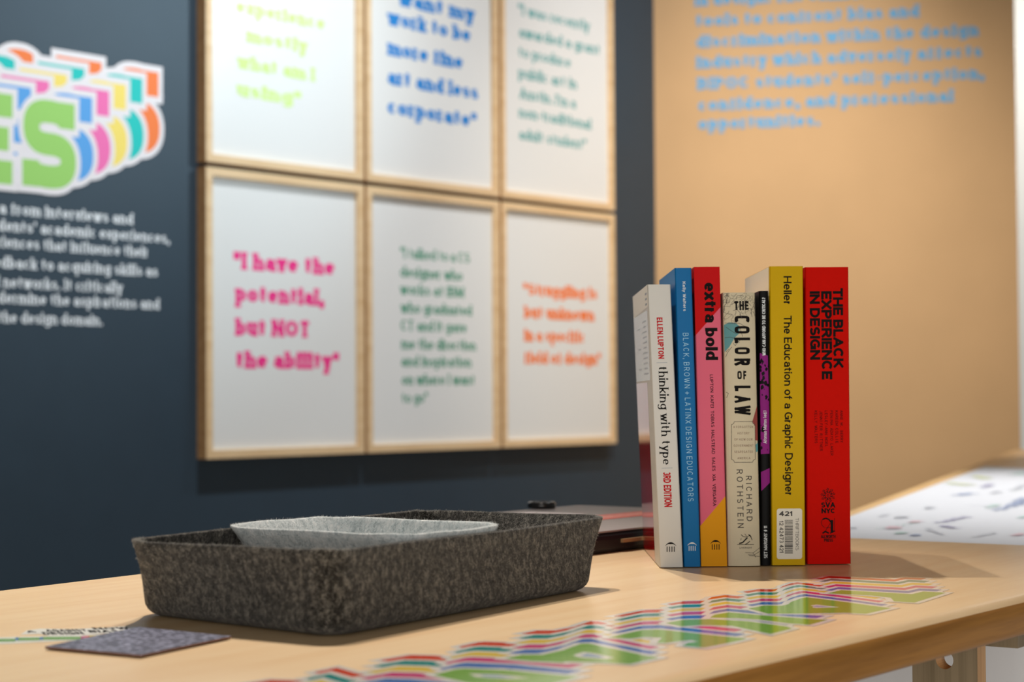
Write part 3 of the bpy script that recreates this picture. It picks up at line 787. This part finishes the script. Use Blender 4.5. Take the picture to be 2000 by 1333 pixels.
parts_ = b.finish([('title', pr, None), ('author_name', au, None), ('publisher_mark', lg, None), ('price_sticker', st, 'white rounded barcode sticker')])
bc.build('barcode', parts_['price_sticker'])
# 7 red
cv = mat('red_cover', (206, 12, 0), .7, .08, noise=.02, nscale=300)
b = Book('book', 'thick red paperback with heavy black three-line title, rightmost of the row', 1577, 1660.2, 1104.5, 1572.5, 1659.3, 523, .152, .0335, .2288, cv)
pr, au, lg = MB(), MB(), MB(); dk = mat('dark_red_ink', (66, 10, 10), .75, .1)
b.write(pr, 'THE BLACK', 'heavy', 'd', 1628, 1648, 564.5, 721, ink, .05); b.write(pr, 'EXPERIENCE', 'heavy', 'd', 1604.8, 1625.6, 570.5, 744, ink, .05); b.write(pr, 'IN DESIGN', 'heavy', 'd', 1582, 1602, 570.5, 705, ink, .05)
for t, x, y1 in (('ANNE M. BERRY', 1641, 868), ('KAREEM COLLIE', 1631.6, 869), ('PENINA ADAYO LAKER', 1621.6, 893), ('LESLEY-ANN NOEL', 1611, 876), ('JENNIFER RITTNER', 1601, 884), ('KELLY WALTERS', 1591, 869)):
    b.write(au, t, 'mono', 'd', x, x+5.4, 804.5, y1, dk, .1)
R = random.Random(8)
for k in range(9):
    g = k*2*math.pi/9
    for j in range(3):
        h = g+j*.22; rad = (7, 10, 11.8)[j]; cx, cy = 1616.7+rad*math.cos(h), 970.5+rad*math.sin(h)
        b.line(lg, [(cx+2.1*math.cos(i*1.05+g), cy+2.1*math.sin(i*1.05+g)) for i in range(6-j)], 1.1, ink, .00009)
b.line(lg, [(1616.7+2*math.cos(i*.7), 970.5+2*math.sin(i*.7)) for i in range(9)], 1, ink)
b.write(lg, 'SVA', 'bold', 'h', 1603.3, 1630.5, 984.2, 994.6, ink, .04); b.write(lg, 'NYC', 'bold', 'h', 1604, 1630.5, 996, 1005.6, ink, .04)
for P, wv in (([(1610, 1034), (1605, 1029), (1603.4, 1023), (1606, 1017.5), (1612, 1015.3)], .9), ([(1606, 1017.5), (1612, 1015.3), (1618, 1017.5), (1622, 1023)], 2.8), ([(1624, 1019), (1624, 1044)], 5),
              ([(1629, 1015), (1629, 1040)], .8), ([(1606, 1045), (1611, 1041), (1618, 1044.5)], 3), ([(1611, 1041), (1621, 1025)], .9), ([(1612, 1034), (1622, 1034)], .8), ([(1621, 1045), (1624, 1041), (1630, 1040.5)], 2.4)):
    b.line(lg, P, wv, ink, .00009)
b.write(lg, 'ALLWORTH', 'bold', 'h', 1603, 1631, 1047.8, 1054.2, ink, .03); b.write(lg, 'PRESS', 'bold', 'h', 1609, 1626, 1055, 1061.4, ink, .03)
b.finish([('title', pr, None), ('author_name', au, None), ('publisher_mark', lg, None)])

# ---------------------------------------------------------------- black case behind the tray
CA = math.atan2(.799, .602)
case = thing('flat_case', 'flat black case with grey lid and coral red band lying behind the charcoal tray', 'case', (.0590, 1.511, TZ), CA)
M_case = mat('case_black', (20, 23, 28), .5, .4); M_lid = mat('case_grey', (150, 142, 142), .45, .4); M_coral = mat('coral_band', (226, 104, 92), .4)
M_pl = mat('white_sheet', (236, 226, 228), .5); M_brass = mat('pale_clasp', (170, 140, 104), .4)
L_, D_, h_ = .325, .235, .0185
mb = MB(); q = rounded([(0, 0), (L_, 0), (L_, D_), (0, D_)], .008, 5)
pf = [(-.004, .0006), (-.001, .0015), (0, .004), (0, h_-.007), (-.001, h_-.004), (-.004, h_-.0015)]
rg = [[(x, y, z) for x, y in offset_poly(q, o)] for o, z in pf]
mb.grid(rg, M_case); mb.face(rg[0][::-1], M_case); mb.face(rg[-1], M_case); mb.build('body', case, smooth=False)
mb = MB(); q2 = offset_poly(q, -.0025); mb.prism(q2, h_-.0014, h_, M_lid); mb.build('lid', case, bevel=.0004)
mb = MB(); mb.box(.012, L_-.004, .082, .121, h_+.0001, h_+.0003, M_coral)
R = random.Random(9)
for k in range(16):
    x = .03+k*.016; mb.box(x, x+R.uniform(.006, .012), .094, .108, h_+.0003, h_+.00035, mat('coral_light', (244, 168, 156), .4))
mb.build('band', case, label='coral red band')
mb = MB(); mb.box(.05, .205, .140, .205, h_+.0001, h_+.0004, M_pl); mb.build('paper_panel', case, label='pale paper panel')
mb = MB(); mb.box(.052, .120, -.0025, .001, .0078, .0108, M_brass); mb.build('clasp', case, bevel=.0008, label='pale metal clasp')
pk = at(1058, 993.5, TZ+h_)
mb = MB(); n = 28
rg = [[(r*math.cos(2*math.pi*k/n), r*math.sin(2*math.pi*k/n), z) for k in range(n)] for r, z in ((.0135, 0), (.0142, .001), (.0142, .0045), (.0128, .0062), (.0105, .0062), (.0095, .0040), (.004, .0036))]
mb.grid(rg, mat('puck_black', (28, 28, 30), .22, .6)); mb.face(rg[0][::-1], MATS['puck_black']); mb.face(rg[-1], mat('puck_highlight', (150, 160, 160), .1, .6))  # pale middle disc stands in for the highlight on the cap
o = mb.build('lens_cap', smooth=True, merge=True); o.location = (pk.x, pk.y, TZ+h_+.0004)
tag(o, 'small round black cap resting on the grey lid of the flat case', 'cap')

# ---------------------------------------------------------------- cards and stickers at the left
def flatpoly(name, pts, th, mtop, medge, z=TZ):
    P = ccw([xy(at(x, y, TZ)) for x, y in pts]); c = (sum(p[0] for p in P)/len(P), sum(p[1] for p in P)/len(P))
    mb = MB(); mb.prism([(x-c[0], y-c[1]) for x, y in P], 0, th, medge, mtop)
    return mb, c, z
def dots(m_name, c1, c2, scale):
    m = mat(m_name, c1, .45, .4, noise=0); nt = m.node_tree; bb = nt.nodes['Principled BSDF']
    tc = nt.nodes.new('ShaderNodeTexCoord'); v = nt.nodes.new('ShaderNodeTexVoronoi'); v.inputs['Scale'].default_value = scale
    r = nt.nodes.new('ShaderNodeValToRGB'); r.color_ramp.interpolation = 'EASE'
    r.color_ramp.elements[0].color = (*lin(c2), 1); r.color_ramp.elements[0].position = .25; r.color_ramp.elements[1].color = (*lin(c1), 1); r.color_ramp.elements[1].position = .55
    nt.links.new(tc.outputs['Object'], v.inputs['Vector']); nt.links.new(v.outputs['Distance'], r.inputs[0]); nt.links.new(r.outputs[0], bb.inputs['Base Color'])
    return m
mb, c, z = flatpoly('postcard', [(88, 1270.5), (275, 1287.5), (452, 1250), (270, 1231.5)], .0012, dots('card_print', (58, 62, 88), (136, 140, 166), 240), mat('card_edge', (120, 88, 74), .7), 0)
o = mb.build('postcard'); o.location = (c[0], c[1], TZ+.0007); tag(o, 'slate blue patterned card lying on the table left of the tray', 'card')
wst = mat('white_vinyl', (228, 228, 222), .3, .4)
mb, c, z = flatpoly('sticker', [(40, 1241), (52, 1233), (80, 1229.5), (140, 1230.5), (190, 1228), (240, 1225.5), (268, 1226), (264, 1232), (215, 1238), (130, 1243), (95, 1243), (76, 1239.5)], .00015, wst, wst)
o = mb.build('sticker'); o.location = (c[0], c[1], TZ+.0001)
tag(o, 'white cut-out sticker with black lettering beside the slate blue card', 'sticker')
mb = MB(); R = random.Random(6)
for k_, (x0_, x1_, yb_, t, hh) in enumerate(((54, 72, 1237.6, 'A', 3.6), (86, 166, 1241.5, 'DESIGN', 5.2), (92, 172, 1235.4, 'AGAINST', 4.2), (176, 236, 1237.6, 'BIAS', 5), (184, 256, 1231.4, 'NOW', 4))):
    a = at(x0_, yb_, TZ); e = at(x1_, yb_-.6, TZ); up = at(x0_-6, yb_-hh, TZ)-a; ps, W = text(t, 'fat', .1, 4)
    for q in ps: mb.face([(a+(e-a)*(u/W)+up*v-Vector((c[0], c[1], TZ))+Vector((0, 0, .0002))) for u, v in q], ink)
mb.build('lettering', o)
mb, c, z = flatpoly('sticker', [(-60, 1252), (0, 1246.5), (90, 1244), (160, 1241.5), (214, 1240), (224, 1244), (190, 1250), (100, 1254.5), (0, 1259.5), (-60, 1264)], .00015, wst, wst)
o = mb.build('sticker'); o.location = (c[0], c[1], TZ+.0001)
tag(o, 'long rainbow sticker with green letter faces at the far left of the table', 'sticker')
mb = MB()
for k, (xa, xb, ya, m) in enumerate(((-40, 30, 1252.5, 0), (34, 78, 1250, 0), (82, 158, 1248.4, 0), (30, 36, 1250, 1), (78, 84, 1249, 1), (158, 166, 1247.3, 2), (166, 174, 1246.6, 5), (174, 188, 1246, 3), (188, 196, 1245.5, 4), (196, 212, 1244.6, 5))):
    P = [at(xa, ya+3.6, TZ), at(xb, ya+2.6, TZ), at(xb, ya-3.2, TZ), at(xa, ya-2.6, TZ)]
    mb.face([p-Vector((c[0], c[1], TZ))+Vector((0, 0, .0002+k*.00001)) for p in P], VM[m])
mb.build('print', o)

# ---------------------------------------------------------------- framed quotes on the slate wall
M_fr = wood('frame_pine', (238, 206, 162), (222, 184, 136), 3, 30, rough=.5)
M_frs = wood('frame_pine_shaded', (206, 160, 110), (186, 138, 90), 3, 30, rough=.55)  # darker copy of the pine, shade put into the side colour
M_paper = mat('print_paper', (236, 236, 234), .35, .4)
FW, FH, FT, RAIL = .489, .642, .031, .0185
quotes = [
    # column, row (0 lower, 1 upper), colour, style, lines: (text, left px, right px, baseline y at left, capital height px)
    (0, 1, 'lime', (216, 244, 150), 'slab', [('experience', 461, 636, 24, 25), ('mostly', 481, 602, 82, 25), ('what am I', 463, 616, 133, 25), ('using"', 463, 590, 187, 25)],
     'framed lime-green quote, upper left of the six frames, its print palest of all'),
    (1, 1, 'blue', (40, 138, 216), 'slab', [('want my', 778, 928, 10, 27), ('work to be', 757, 920, 48, 27), ('more fine', 757, 905, 107, 27), ('art and less', 757, 935, 164, 27), ('corporate"', 757, 932, 222, 27)],
     'framed bold blue quote, upper middle of the six frames'),
    (2, 1, 'teal', (96, 172, 172), 'slabl', [('"I was recently', 1012, 1152, 28, 19), ('awarded a grant', 1014, 1172, 72, 19), ('to produce', 1013, 1115, 111, 19), ('public art in', 1013, 1127, 152, 19), ("Austin. I'm a", 1015, 1125, 192, 19), ('non-traditional', 1014, 1155, 229, 19), ('adult student"', 1014, 1146, 272, 19)],
     'framed small teal quote of seven lines, upper right of the six frames'),
    (0, 0, 'pink', (252, 56, 146), 'slab', [('"I have the', 456, 655, 526, 31), ('potential,', 460, 634, 590, 31), ('but NOT', 460, 607, 656, 31), ('the ability"', 460, 664, 720, 31)],
     'framed bold pink quote, lower left of the six frames'),
    (1, 0, 'green', (66, 154, 122), 'slabl', [('"I talked to a CS', 782, 918, 504, 19), ('designer who', 782, 904, 541, 19), ('works at IBM', 782, 907, 575, 19), ('who graduated', 783, 922, 611, 19), ('CT and it gave', 783, 912, 646, 19), ('me the direction', 784, 930, 682, 19), ('and inspiration', 784, 921, 716, 19), ('on where I want', 785, 928, 752, 19), ('to go"', 785, 836, 788, 19)],
     'framed small dark green quote of nine lines, lower middle of the six frames'),
    (2, 0, 'orange', (255, 132, 66), 'slab', [('"Struggling is', 1022, 1167, 577, 22), ('but unknown', 1024, 1161, 622, 22), ('in a specific', 1024, 1143, 667, 22), ('field of design"', 1024, 1174, 711, 22)],
     'framed bold orange quote, lower right of the six frames'),
]
WANG = math.atan2(WD.y, WD.x)
for col_, row, nm, rgb, sty, lines, label in quotes:
    s0 = .013+col_*(FW+.0105); z0 = EYE-.1326+row*(FH+.011)
    org = wl(s0, z0)
    fr = thing('picture_frame', label, 'picture', org, WANG, 'six framed quotes hung in two rows on the slate wall')
    # local: x along the wall, -y out of the wall, z up
    mb = MB()
    for (x0, z0_, x1, z1) in ((0, 0, FW, FH),):
        oq = [(0, 0), (FW, 0), (FW, FH), (0, FH)]; iq = [(RAIL, RAIL), (FW-RAIL, RAIL), (FW-RAIL, FH-RAIL), (RAIL, FH-RAIL)]
        for i in range(4):
            a, b2 = oq[i], oq[(i+1) % 4]; c2, d2 = iq[(i+1) % 4], iq[i]
            mb.face([(a[0], -FT, a[1]), (b2[0], -FT, b2[1]), (c2[0], -FT, c2[1]), (d2[0], -FT, d2[1])], M_fr)
            mb.face([(d2[0], -FT, d2[1]), (c2[0], -FT, c2[1]), (c2[0], -FT+.012, c2[1]), (d2[0], -FT+.012, d2[1])], M_fr)
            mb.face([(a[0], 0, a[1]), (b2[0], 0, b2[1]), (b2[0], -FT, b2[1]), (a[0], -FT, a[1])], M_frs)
    mb.build('frame', fr)
    mb = MB(); mb.face([(RAIL-.002, -FT+.0095, RAIL-.002), (FW-RAIL+.002, -FT+.0095, RAIL-.002), (FW-RAIL+.002, -FT+.0095, FH-RAIL+.002), (RAIL-.002, -FT+.0095, FH-RAIL+.002)], M_paper)
    mb.build('print', fr)
    mi = mat(nm+'_quote_ink', rgb, .5, .3); mb = MB(); po = wl(0, 0, FT-.0095)
    for t, xa, xb, yb_, cap in lines:
        a = at_plane(xa, yb_, po, WN); e = at_plane(xb, yb_, po, WN); up = at_plane(xa, yb_-cap*1.12, po, WN)
        sa = (a-org).dot(WD); se = (e-org).dot(WD); hz = up.z-a.z; zb = a.z-org.z
        ps, W = text(t, sty, .03, 4)
        for q in ps: mb.face([(sa+(se-sa)*u/W, -FT+.0093-(len(mb.f) % 300)*1e-6, zb+hz*v) for u, v in q], mi)
    mb.build('lettering', fr, label=nm+' lettering')

# ---------------------------------------------------------------- layered title and text on the slate wall
GR = [('wall_green', (160, 214, 110)), ('wall_blue', (92, 166, 232)), ('wall_pink', (248, 116, 182)), ('wall_yellow', (252, 226, 112)), ('wall_teal', (28, 200, 192)), ('wall_orange', (252, 130, 64))]
GM = [mat(n, c, .5, .3) for n, c in GR]; GWm = mat('wall_white_vinyl', (240, 234, 236), .5, .3)
mb = MB()
gl_ = [('C', -.735, -.600), ('E', -.580, -.4655), ('§', -.4438, -.3106)]; cap = .181; zb = EYE+.6116-cap; k_ = 0
for L_i in range(5, -1, -1):
    for grow, m in ((.075, GWm), (0, GM[L_i])):
        k_ += 1
        for ch, sa, se in gl_:
            ps, W = glyph(ch, STY['fat'], 10, grow)
            for q in ps:
                mb.face([wl(sa+(se-sa)*u/W+.044*L_i, zb+cap*v+.019*L_i, .0004+k_*.00012+(len(mb.f) % 60)*1.5e-6)-wl(-.3, zb) for u, v in q], m)
o = mb.build('title_graphic'); o.location = wl(-.3, zb)
tag(o, 'huge layered multicolour letters with green faces and white outlines on the slate wall', 'sign')
mb = MB(); M_wtext = mat('white_wall_ink', (240, 243, 246), .5, .3)
po = wl(0, 0, .0008); o0 = wl(-.3, EYE)
# line, text shown from the left border, right px, baseline y at right, left px
for t, xa, xb, yb_ in (('data from interviews and', -45, 261, 439), ("students' academic experiences,", -45, 332, 476), ('experiences that influence their', -62, 290, 503),
                       ('feedback to acquiring skills as', -40, 309, 541), ('and networks. It critically', -42, 240, 573), ('undermine the aspirations and', -34, 312, 605), ('in the design domain.', -30, 201, 637)):
    e = at_plane(xb, yb_, po, WN); a = at_plane(xa, yb_, po, WN); sa, se = (a-WO).dot(WD), (e-WO).dot(WD)
    ps, W = text(t, 'slabl', .075, 4); hz = .0235
    for q in ps: mb.face([wl(sa+(se-sa)*u/W, e.z+hz*v, .0006+(len(mb.f) % 400)*1e-6)-o0 for u, v in q], M_wtext)
o = mb.build('wall_text'); o.location = o0
tag(o, 'white paragraph printed on the slate wall below the layered letters', 'wall text')
mb = MB(); M_btext = mat('blue_wall_ink', (110, 176, 222), .55, .3); po = tl(0, 0, .0008); o0 = tl(.2, EYE+.7)
for t, xa, xb, yb_ in (('in design. The exhibit offers', 1357, 1800, 12), ('tools to confront bias and', 1359, 1797, 52.5), ('discrimination within the design', 1360, 1913, 93.5), ('industry which adversely affects', 1360.5, 1920, 134),
                       ("BIPOC students' self-perception,", 1362, 1924, 176), ('confidence, and professional', 1364, 1864, 217), ('opportunities.', 1364, 1603, 254)):
    a = at_plane(xa, yb_, po, TN); e = at_plane(xb, yb_, po, TN); sa, se = (a-TO).dot(TD), (e-TO).dot(TD)
    ps, W = text(t, 'slab', .08, 4); hz = .0365
    for q in ps: mb.face([tl(sa+(se-sa)*u/W, a.z+hz*v, .0006+(len(mb.f) % 400)*1e-6)-o0 for u, v in q], M_btext)
o = mb.build('wall_text'); o.location = o0
tag(o, 'pale blue bold paragraph printed on the tan wall above the books', 'wall text')

# ---------------------------------------------------------------- second table with drawing paper
PZ = EYE-.145
t_a = at(1662, 998.6, PZ); t_b = at(1984, 878.5, PZ); FD = (t_b-t_a).normalized(); FNr = Vector((FD.y, -FD.x, 0))
near = t_a-FD*((t_a.y-1.80)/FD.y); FL = (t_b-near).length; FWd = .80
ft = thing('work_table', 'low pale wood table at right, covered with scribbled white paper', 'table', (near.x, near.y, 0), math.atan2(FD.y, FD.x))
M_ft = wood('work_table_top', (238, 196, 136), (220, 172, 108), 1.4, 24, rough=.4)
mb = MB(); q = rounded([(0, -FWd), (FL, -FWd), (FL, 0), (0, 0)], .05, 8)
mb.prism(q, PZ-.028, PZ, M_ft); mb.build('tabletop', ft, bevel=.004)
for x in (.10, FL-.1):
    for y in (-.08, -FWd+.08):
        mb = MB(); mb.box(x-.022, x+.022, y-.022, y+.022, 0, PZ-.0285, M_ft); mb.build('leg', ft, bevel=.003)
M_pap = mat('drawing_paper', (236, 236, 238), .8, .2)
def ftl(px, py): v = at(px, py, PZ)-near; return (v.dot(FD), -v.dot(FNr))
def sheet(label, poly, zoff, drop=None, name='paper_sheet'):
    mb = MB(); z = PZ+zoff
    mb.prism(ccw(poly), z, z+.0005, M_pap)
    if drop:
        y0, y1 = drop; n = 14; P0 = []
        for k in range(n+1):
            y = y0+(y1-y0)*k/n; P0.append((0-.004+.004*math.sin(k*1.1), y))
        mb.grid([[(.0, y, z+.0003) for x, y in P0], [(x-.003, y, z-.006) for x, y in P0], [(x-.006, y, z-.20) for x, y in P0], [(x*2-.008, y, z-.52) for x, y in P0]], M_pap, close=False)
    o = mb.build(name); o.location = (near.x, near.y, 0); o.rotation_euler = (0, 0, math.atan2(FD.y, FD.x))
    return tag(o, label, 'paper')
c1 = ftl(1900, 912); c2 = ftl(1972, 927); 
s1 = [(0, -.012), (c1[0], -.022), (c1[0]-.02, -.24), (c2[0]-.3, -.36), (0, -.36)]
o1 = sheet('large white scribbled paper sheet draped over the near end of the work table', [(0, -.014), (c1[0], -.030), (c2[0]-.05, -.40), (c2[0]-.05, -.795), (0, -.795)], .0003, (-.014, -.795))
c3 = ftl(2000, 916)
o2 = sheet('smaller white paper sheet lying over the right side of the large sheet', [(c2[0]-.06, c2[1]-.02), (c3[0]+.08, c3[1]-.03), (c3[0]+.25, -.70), (c2[0]-.3, -.70)], .0010)
# handwriting strokes
inks = [mat('marker_'+n, c, .6) for n, c in (('navy', (172, 186, 216)), ('violet', (176, 172, 200)), ('grey', (204, 206, 212)), ('rose', (240, 206, 212)), ('mint', (208, 230, 222)), ('lime', (226, 232, 176)))]
R = random.Random(21); mb = MB()
def scrib(x, y, L, ang, m, wv, z):
    n = 22; P = []
    for k in range(n):
        t = k/(n-1); u = L*t; v = .35*wv*6*math.sin(k*1.9)*R.uniform(.3, 1)
        P.append((x+u*math.cos(ang)-v*math.sin(ang), y+u*math.sin(ang)+v*math.cos(ang)))
    for a, b2 in zip(P, P[1:]):
        z += 4e-6; dx, dy = b2[0]-a[0], b2[1]-a[1]; L2 = math.hypot(dx, dy) or 1; nx, ny = -dy/L2*wv/2, dx/L2*wv/2
        mb.face([(a[0]+nx, a[1]+ny, z), (a[0]-nx, a[1]-ny, z), (b2[0]-nx, b2[1]-ny, z), (b2[0]+nx, b2[1]+ny, z)], m)
for px0, py0, px1, py1, mi, wv in ((1835, 1024, 1890, 1012, 1, .012), (1836, 1030, 1868, 1035, 1, .010), (1870, 970, 1898, 966, 0, .016), (1950, 1000, 1998, 982, 0, .014), (1985, 990, 2000, 975, 0, .016),
                                   (1905, 1052, 1945, 1044, 2, .007), (1808, 1035, 1840, 1048, 2, .008), (1812, 996, 1818, 993, 2, .012), (1740, 1036, 1752, 1032, 3, .014), (1782, 1024, 1792, 1021, 3, .012),
                                   (1752, 1046, 1768, 1043, 4, .010), (1928, 995, 1950, 988, 4, .012), (1850, 946, 1895, 950, 5, .022), (1900, 932, 1930, 938, 5, .022), (1982, 930, 2000, 925, 4, .02),
                                   (1980, 1050, 2000, 1046, 3, .010), (1780, 1050, 1796, 1048, 0, .008), (1920, 955, 1935, 948, 1, .014), (1940, 966, 1950, 963, 2, .012), (1756, 1015, 1762, 1012, 2, .012),
                                   (1980, 960, 2000, 950, 2, .012), (1660, 1035, 1672, 1034, 2, .008), (1720, 1012, 1735, 1008, 2, .006), (1990, 1015, 2010, 1010, 4, .01)):
    a, e = ftl(px0, py0), ftl(px1, py1); L = math.hypot(e[0]-a[0], e[1]-a[1])
    scrib(a[0], a[1], L, math.atan2(e[1]-a[1], e[0]-a[0]), inks[mi], wv*.4, PZ+.0018)
for k in range(26):
    scrib(R.uniform(.1, FL-.4), R.uniform(-.75, -.05), R.uniform(.03, .12), R.choice([-.3, 1.2, 1.5, -1.3]), inks[R.randrange(2, 6)], .002, PZ+.0017)
mb.build('marker_strokes', o1)
